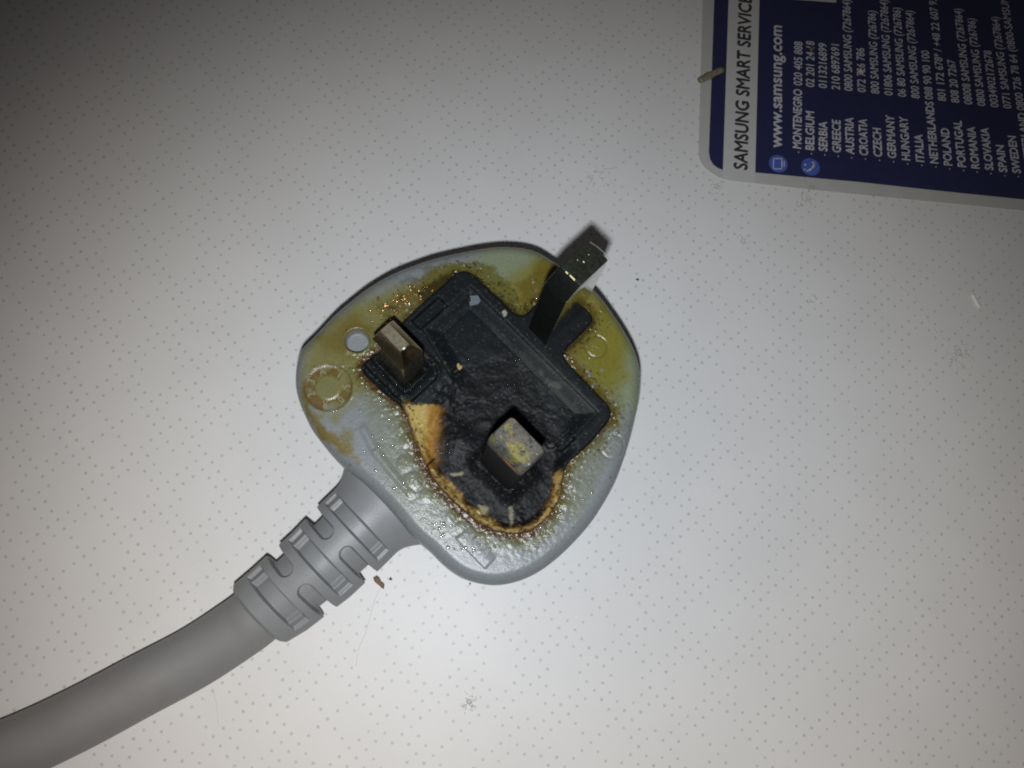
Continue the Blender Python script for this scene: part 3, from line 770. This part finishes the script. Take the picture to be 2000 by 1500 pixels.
# --- cord
path = np.array([(.75, -38.5, -11.0), (.6, -42, -11.4), (.1, -45.5, -12.3), (-1.4, -53, -13.2), (-3.9, -61.6, -13.25), (-6.7, -71.2, -13.25), (-10, -80.3, -13.25), (-15.2, -91.5, -13.25), (-23, -106.5, -13.25), (-34, -123, -13.25)])
ts = np.linspace(0, len(path)-1, 150)
def cr_open(P, t):
    i = int(min(max(math.floor(t), 0), len(P)-2)); f = t-i
    p0, p1, p2, p3 = P[max(i-1, 0)], P[i], P[i+1], P[min(i+2, len(P)-1)]
    return .5*((2*p1)+(-p0+p2)*f+(2*p0-5*p1+4*p2-p3)*f*f+(-p0+3*p1-3*p2+p3)*f**3)
pc = np.array([cr_open(path, t) for t in ts]); tg = np.gradient(pc, axis=0); tg /= np.linalg.norm(tg, axis=1)[:, None]
side = np.cross(tg, [0, 0, 1]); side /= np.linalg.norm(side, axis=1)[:, None]; upv = np.cross(side, tg)
na = 64; aa = np.linspace(0, 2*np.pi, na, endpoint=False)
cv = pc[:, None]+4.72*(np.cos(aa)[None, :, None]*side[:, None]+np.sin(aa)[None, :, None]*upv[:, None])
idx = np.arange(150*na).reshape(150, na); i2 = np.roll(idx, -1, 1)
quads = np.stack([idx[:-1], idx[1:], i2[1:], i2[:-1]], -1).reshape(-1, 4)
m_cord = plain("grey_cord_sheath", (.235, .235, .233), .44, 0, .05, 260, .10, 2200)
grid_obj("power_cord", up_(cv.reshape(-1, 3)), quads, m_cord, plug)

# ------------------------------------------------------------------ the printed sticker
stk = bpy.data.objects.new("information_sticker", None); link(stk)
stk.location = tab((1475, 337)); stk.empty_display_size = .01
tag(stk, "navy blue sticker with columns of white country names and phone numbers, at the upper right", "sticker")
so = np.array(stk.location)
def slab(name, pts_px, z0, z1, mat, parent=stk, rad=0., base=None):
    P = [np.array(tab(p, z1))[:2]*1000 for p in pts_px]
    P = fillet(P, rad) if rad else np.array(P)
    area = np.sum(P[:, 0]*np.roll(P[:, 1], -1)-np.roll(P[:, 0], -1)*P[:, 1])
    if area < 0: P = P[::-1]
    n = len(P); off = so*1000
    vs = [(p[0]-off[0], p[1]-off[1], z0) for p in P]+[(p[0]-off[0], p[1]-off[1], z1) for p in P]
    fs = [list(range(n, 2*n)), list(range(n))[::-1]]+[(k, (k+1) % n, n+(k+1) % n, n+k) for k in range(n)]
    return mesh_obj(name, np.array(vs)*S, fs, mat, parent, False)
m_film = plain("clear_sticker_film", (.50, .50, .48), .35, 0, .04, 300)
m_navy = plain("navy_print", (.024, .027, .086), .38, 0, .10, 700)
m_band = plain("white_print_band", (.56, .56, .55), .38, 0, .03, 400)
m_white = plain("white_ink", (.55, .55, .60), .5, 0, .25, 2600)
m_dark = plain("dark_ink", (.035, .036, .045), .5, 0, .1, 2600)
m_icon = plain("blue_ink", (.07, .12, .46), .4, 0, .08, 1200)
slab("clear_film", [(1374, -60), (1364, 318), (1406, 350), (1472, 357.5), (1622, 374), (2000, 411), (2100, 421), (2110, -60)], 0.0, .10, m_film, rad=3.5)
slab("navy_panel", [(1397, -60), (1390, 150), (1384.5, 296), (1387, 311), (1393, 321), (1402, 328), (1412, 331.5), (1425, -60)], .10, .14, m_navy)
slab("white_band", [(1424.5, -60), (1411, 350), (1475, 357), (1484.5, -60)], .10, .135, m_band)
pn = slab("navy_panel", [(1485, -60), (1475, 336.7), (1680, 355.5), (1830, 372), (2000, 389.5), (2100, 400), (2110, -60)], .10, .14, m_navy)
slab("white_label_patch", [(1540, -60), (1537, -2), (1633, 5), (1640, -60)], .14, .16, m_band)

e1 = np.array(tab((1395, 0)))[:2]-np.array(tab((1384, 300)))[:2]; e1 /= np.linalg.norm(e1); e2 = np.array([e1[1], -e1[0]])   # e1 up the photo, e2 to the right
def print_line(txt, p0, p1, cap_px, mat, name="printed_line", bold=.012, lower=False):
    """flat type running from p0 to p1 (left baseline to right baseline)"""
    a, b_ = np.array(tab(p0, .14))[:2], np.array(tab(p1, .14))[:2]
    d = b_-a; L = np.linalg.norm(d); d /= L; upd = np.array([-d[1], d[0]])
    me, co = font_mesh(txt)
    fs0 = [list(p.vertices) for p in me.polygons]; bpy.data.meshes.remove(me)
    x0, wd = co[:, 0].min(), np.ptp(co[:, 0]); hgt = cap_px/11.05*S/CAP
    vs, fs = [], []                      # the strokes are thickened by overprinting
    for k, (ox, oy) in enumerate(((0, 0), (bold, 0), (bold/2, bold*.6), (bold/2, -bold*.6))):
        P = a[None]+((co[:, :1]-x0)*L/wd)*d[None]+(co[:, 1:2]*hgt)*upd[None]+d[None]*ox*L/wd+upd[None]*oy*hgt
        b0 = len(vs); vs.extend(np.column_stack([P-so[None, :2], np.full(len(P), (.165+.006*k)*S)]).tolist()); fs.extend([[b0+i for i in f] for f in fs0])
    return mesh_obj(name, vs, fs, mat, stk, False)

print_line("SAMSUNG SMART SERVICE", (1459, 333), (1467.5, -4), 29, m_dark, bold=.06)
print_line("www.samsung.com", (1526.5, 290), (1526.5, 52), 26.5, m_white, bold=.045)
rows_ = [("MONTENEGRO", 1555, 291, 176, "020 405 888", 168, 83), ("BELGIUM", 1580, 294, 219.5, "02 201 24 18", 171, 82), ("SERBIA", 1606, 296.5, 239, "0113216899", 173, 86),
 ("GREECE", 1632.5, 299, 236, "210 6897691", 176, 88), ("AUSTRIA", 1658.5, 302, 231, "0800 SAMSUNG (7267864)", 178.5, 1), ("CROATIA", 1685.5, 304.5, 234, "072 726 786", 181, 95),
 ("CZECH", 1713, 307, 252, "800 SAMSUNG (726786)", 184, 22), ("GERMANY", 1740.5, 310, 227, "01806 SAMSUNG (7267864)", 187, 1), ("HUNGARY", 1768, 314, 230, "06 80 SAMSUNG (726786)", 190, 16),
 ("ITALIA", 1795.5, 317, 264, "800 SAMSUNG (7267864)", 193, 22), ("NETHERLANDS", 1823, 320, 200, "088 90 90 100", 195, 100), ("POLAND", 1850, 324, 252, "801 172 678* / +48 22 607 93 33", 198, -24),
 ("PORTUGAL", 1877, 327, 237, "808 20 7267", 201.5, 118), ("ROMANIA", 1903.5, 330, 249, "08008 SAMSUNG (7267864)", 204.5, 18), ("SLOVAKIA", 1930.5, 333, 251, "0800 SAMSUNG (726786)", 207.5, 37),
 ("SPAIN", 1957.5, 337, 285, "0034902172678", 210, 100), ("SWEDEN", 1984, 339, 267, "0771 SAMSUNG (7267864)", 212.5, 34), ("SWITZERLAND", 2011, 342, 222, "0800 726 78 64 (0800-SAMSUNG)", 216, -22)]
for (nm, xc, ya, yb, num, na_, nb) in rows_:
    xb = xc+9.5
    def bx(yq): return xb+(ya-yq)*.012-(ya-yq)*(xc-1555)*.00036
    print_line(nm, (bx(ya), ya), (bx(yb), yb), 18.8, m_white, bold=.05)
    print_line(num, (bx(na_), na_), (bx(nb), nb), 18.8, m_white, bold=.025)
    print_line(".", (bx(ya)-4, ya+8), (bx(ya)-4, ya+5), 12, m_white, name="printed_bullet")

def disc(name, px, r_px, z, mat, parent):
    c = np.array(tab(px, .15))[:2]-so[:2]; r_ = r_px/11.05*S
    vs = [(c[0]+r_*math.cos(a), c[1]+r_*math.sin(a), z*S) for a in np.linspace(0, 2*math.pi, 40, endpoint=False)]
    return mesh_obj(name, vs, [list(range(40))], mat, parent, False)
def strokes(name, px, segs, wpx, mat, parent, z=.20):
    """short flat bars; segs in photo pixels about px, x right and y down"""
    vs, fs = [], []
    for (xa, ya, xb_, yb_) in segs:
        a = np.array(tab((px[0]+xa, px[1]+ya), .15))[:2]-so[:2]; b_ = np.array(tab((px[0]+xb_, px[1]+yb_), .15))[:2]-so[:2]
        d = (b_-a)/np.linalg.norm(b_-a); nn = np.array([-d[1], d[0]])*wpx/2/11.05*S; b0 = len(vs)
        for p in (a-nn, b_-nn, b_+nn, a+nn): vs.append((p[0], p[1], z*S))
        fs.append((b0, b0+1, b0+2, b0+3))
    return mesh_obj(name, vs, fs, mat, parent, False)
i1 = disc("web_icon", (1520, 320), 21, .175, m_icon, stk)
strokes("screen_outline", (1520, 320), [(-9.5, -10, -9.5, 10), (7, -10, 7, 10), (-10, -10, 8, -10), (-10, 10, 8, 10), (11.5, -6, 11.5, 6)], 2.2, m_white, i1)
i2_ = disc("phone_icon", (1583, 326), 21, .175, m_icon, stk)
strokes("handset", (1583, 326), [(-11, 7, -4, 8), (-5, 8, 3, 3), (2, 4, 7, -4), (6, -3, 7, -9), (-12, 4, -9, 9), (3, -8, 8, -9), (-12, -5, -9, -3)], 4.2, m_white, i2_)

# ------------------------------------------------------------------ litter on the table
def tube(P, r, n=6):
    P = np.array(P); vs, fs = [], []
    tg = np.gradient(P, axis=0); tg /= np.linalg.norm(tg, axis=1)[:, None]+1e-12
    s1 = np.cross(tg, [0, 0, 1.]); s1 /= np.linalg.norm(s1, axis=1)[:, None]+1e-12; s2 = np.cross(s1, tg)
    for i in range(len(P)):
        for k in range(n):
            a = 2*math.pi*k/n; vs.append(P[i]+r*(math.cos(a)*s1[i]+math.sin(a)*s2[i]))
    for i in range(len(P)-1):
        for k in range(n):
            k2 = (k+1) % n; fs.append((i*n+k, i*n+k2, (i+1)*n+k2, (i+1)*n+k))
    fs.append(list(range(n))[::-1]); fs.append([(len(P)-1)*n+k for k in range(n)]); return vs, fs
def smooth_px(pts, h=.05, per=8):
    P = np.array([np.array(tab(p, h)) for p in pts]); ts_ = np.linspace(0, len(P)-1, (len(P)-1)*per+1)
    return np.array([cr_open(P, t) for t in ts_])
def hair(name, pts, r_mm, mat, label, cat, grp=None):
    P = smooth_px(pts, r_mm+.04); c = P.mean(0); c[2] = 0
    vs, fs = tube(P-c, r_mm*S); o = mesh_obj(name, vs, fs, mat, None, True, Vector(c)); return tag(o, label, cat, grp)
m_hair = plain("grey_hair", (.50, .49, .47), .5, 0, .2, 800)
hair("loose_hair", [(752, 1140), (738, 1158), (728, 1185), (716, 1230), (708, 1250), (700, 1270), (695, 1300)], .026, m_hair, "thin hair trailing down the table from the brown crumb", "hair", "thin hairs on the table")
hair("loose_hair", [(1735, 532), (1765, 565), (1795, 590), (1808, 620), (1830, 650), (1855, 675)], .042, m_hair, "long curved hair leading to the lint on the right side", "hair", "thin hairs on the table")
hair("loose_hair", [(1480, 1020), (1482, 1030), (1485, 1045)], .035, m_hair, "very short hair on the bare table below right of the plug", "hair", "thin hairs on the table")
hair("loose_hair", [(416, 1350), (423, 1375), (425, 1400), (428, 1420)], .022, m_hair, "faint hair on the table just below the grey cord", "hair", "thin hairs on the table")

def lint(px, r_px, nf, seed, label, tone=(.42, .43, .41)):
    rs_ = np.random.RandomState(seed); allv_, allf = [], []
    c = np.array(tab(px))
    for _ in range(nf):
        p = np.array(px)+rs_.normal(0, r_px*.45, 2); a = rs_.rand()*6.28; L = r_px*rs_.uniform(.25, 1.0); pts = [p]
        for _k in range(4):
            a += rs_.normal(0, 1.1); p = p+L/4*np.array([math.cos(a), math.sin(a)]); pts.append(p)
        P = smooth_px(pts, .06+rs_.rand()*.25, 3)-c; vs_, fs_ = tube(P, rs_.uniform(.015, .035)*S, 4)
        b0 = len(allv_); allv_.extend(vs_); allf.extend([tuple(b0+i for i in f) for f in fs_])
    o = mesh_obj("lint_tuft", allv_, allf, plain("lint_grey", tone, .8, 0, .3, 1500), None, True, Vector(c)); return tag(o, label, "lint", "lint on the table")
lint((915, 1374), 15, 34, 1, "small grey lint tuft on the table directly below the plug")
lint((1877, 690), 22, 40, 2, "grey lint tuft at the right end of the long curved hair")
lint((1172, 345), 26, 16, 3, "wispy lint on the table above the earth pin")
lint((1400, 366), 13, 16, 4, "dusty lint at the rounded lower corner of the sticker", (.36, .35, .32))
lint((1580, 374), 26, 22, 5, "dusty lint along the lower edge of the sticker", (.36, .35, .32))
lint((1587, 585), 12, 10, 6, "short lint specks on the table right of the sunlit earth pin".replace("sunlit ", ""))
lint((1450, 470), 14, 12, 8, "faint lint below the sticker in the open table")

def small(name, px, r_mm, flat, seed, mat, label, cat, stretch=(1, 1), ang=0, h=0.):
    bm = lump_mesh((0, 0), r_mm, r_mm*flat*.75+h, seed, flat)
    bmesh.ops.scale(bm, vec=(stretch[0]*S, stretch[1]*S, S), verts=bm.verts); bmesh.ops.rotate(bm, cent=(0, 0, 0), matrix=Matrix.Rotation(ang, 3, 'Z'), verts=bm.verts)
    o = bm_obj(name, bm, mat, None, True, tab(px)); return tag(o, label, cat)
m_brown = plain("brown_crumb", (.22, .13, .08), .8, 0, .35, 3000)
small("crumb", (740, 1136), .62, .6, 4, m_brown, "brown crumb on the table beside the grey strain relief", "crumb", (1.15, .72), -.8)
small("speck", (763, 1131), .22, .6, 5, plain("dark_speck", (.10, .08, .08), .8, 0, .3, 3000), "tiny dark speck just right of the brown crumb", "speck")
small("speck", (1245, 546), .22, .6, 6, plain("black_speck", (.03, .03, .03), .8, 0, .3, 3000), "tiny black speck on the table right of the earth pin", "speck")
small("speck", (918, 1140), .20, .6, 9, plain("grey_speck", (.08, .08, .08), .8, 0, .3, 3000), "tiny dark speck touching the lower edge of the plug body", "speck")
small("grain", (1678, 143), .62, .8, 7, plain("pale_grain", (.50, .47, .38), .6, 0, .2, 2500), "pale grain of grit lying on the navy sticker", "grit", (1, .85), .4, .15)
small("grain", (1584, 98), .40, .6, 8, plain("brown_grit", (.20, .16, .12), .7, 0, .3, 2500), "small brown grit on the sticker beside the pale grain", "grit", (1.5, .7), 1.2, .15)
# white sliver
def stick(name, pa, pb, w_mm, t_mm, mat, label, cat, h=0.05, seed=1):
    a, b_ = np.array(tab(pa, h)), np.array(tab(pb, h)); d = b_-a; L = np.linalg.norm(d); d /= L; nn = np.array([-d[1], d[0], 0]); rs_ = np.random.RandomState(seed)
    vs, fs = [], []; n = 9
    for i in range(n):
        t = i/(n-1); w = w_mm*S/2*(.55+.45*math.sin(math.pi*min(1, max(0, .12+t*.8))))*(1+.12*rs_.randn()); c = a+d*L*t-a
        for k in range(8):
            an = 2*math.pi*k/8; vs.append(c+nn*w*math.cos(an)+np.array([0, 0, t_mm*S/2*(1+math.sin(an))]))
    for i in range(n-1):
        for k in range(8):
            k2 = (k+1) % 8; fs.append((i*8+k, i*8+k2, (i+1)*8+k2, (i+1)*8+k))
    fs.append(list(range(8))[::-1]); fs.append([(n-1)*8+k for k in range(8)])
    return tag(mesh_obj(name, vs, fs, mat, None, True, Vector(a)), label, cat)
stick("plastic_sliver", (1899, 575), (1913, 601), .75, .3, plain("white_plastic", (.80, .80, .76), .4, 0, .05, 900), "short white plastic sliver lying on the table far right", "sliver")
stick("splinter", (1364, 160), (1411, 137), 1.7, .8, plain("brown_fibre", (.21, .19, .13), .75, 0, .35, 1600), "brownish splinter lying across the left edge of the sticker", "splinter", .16, 4)
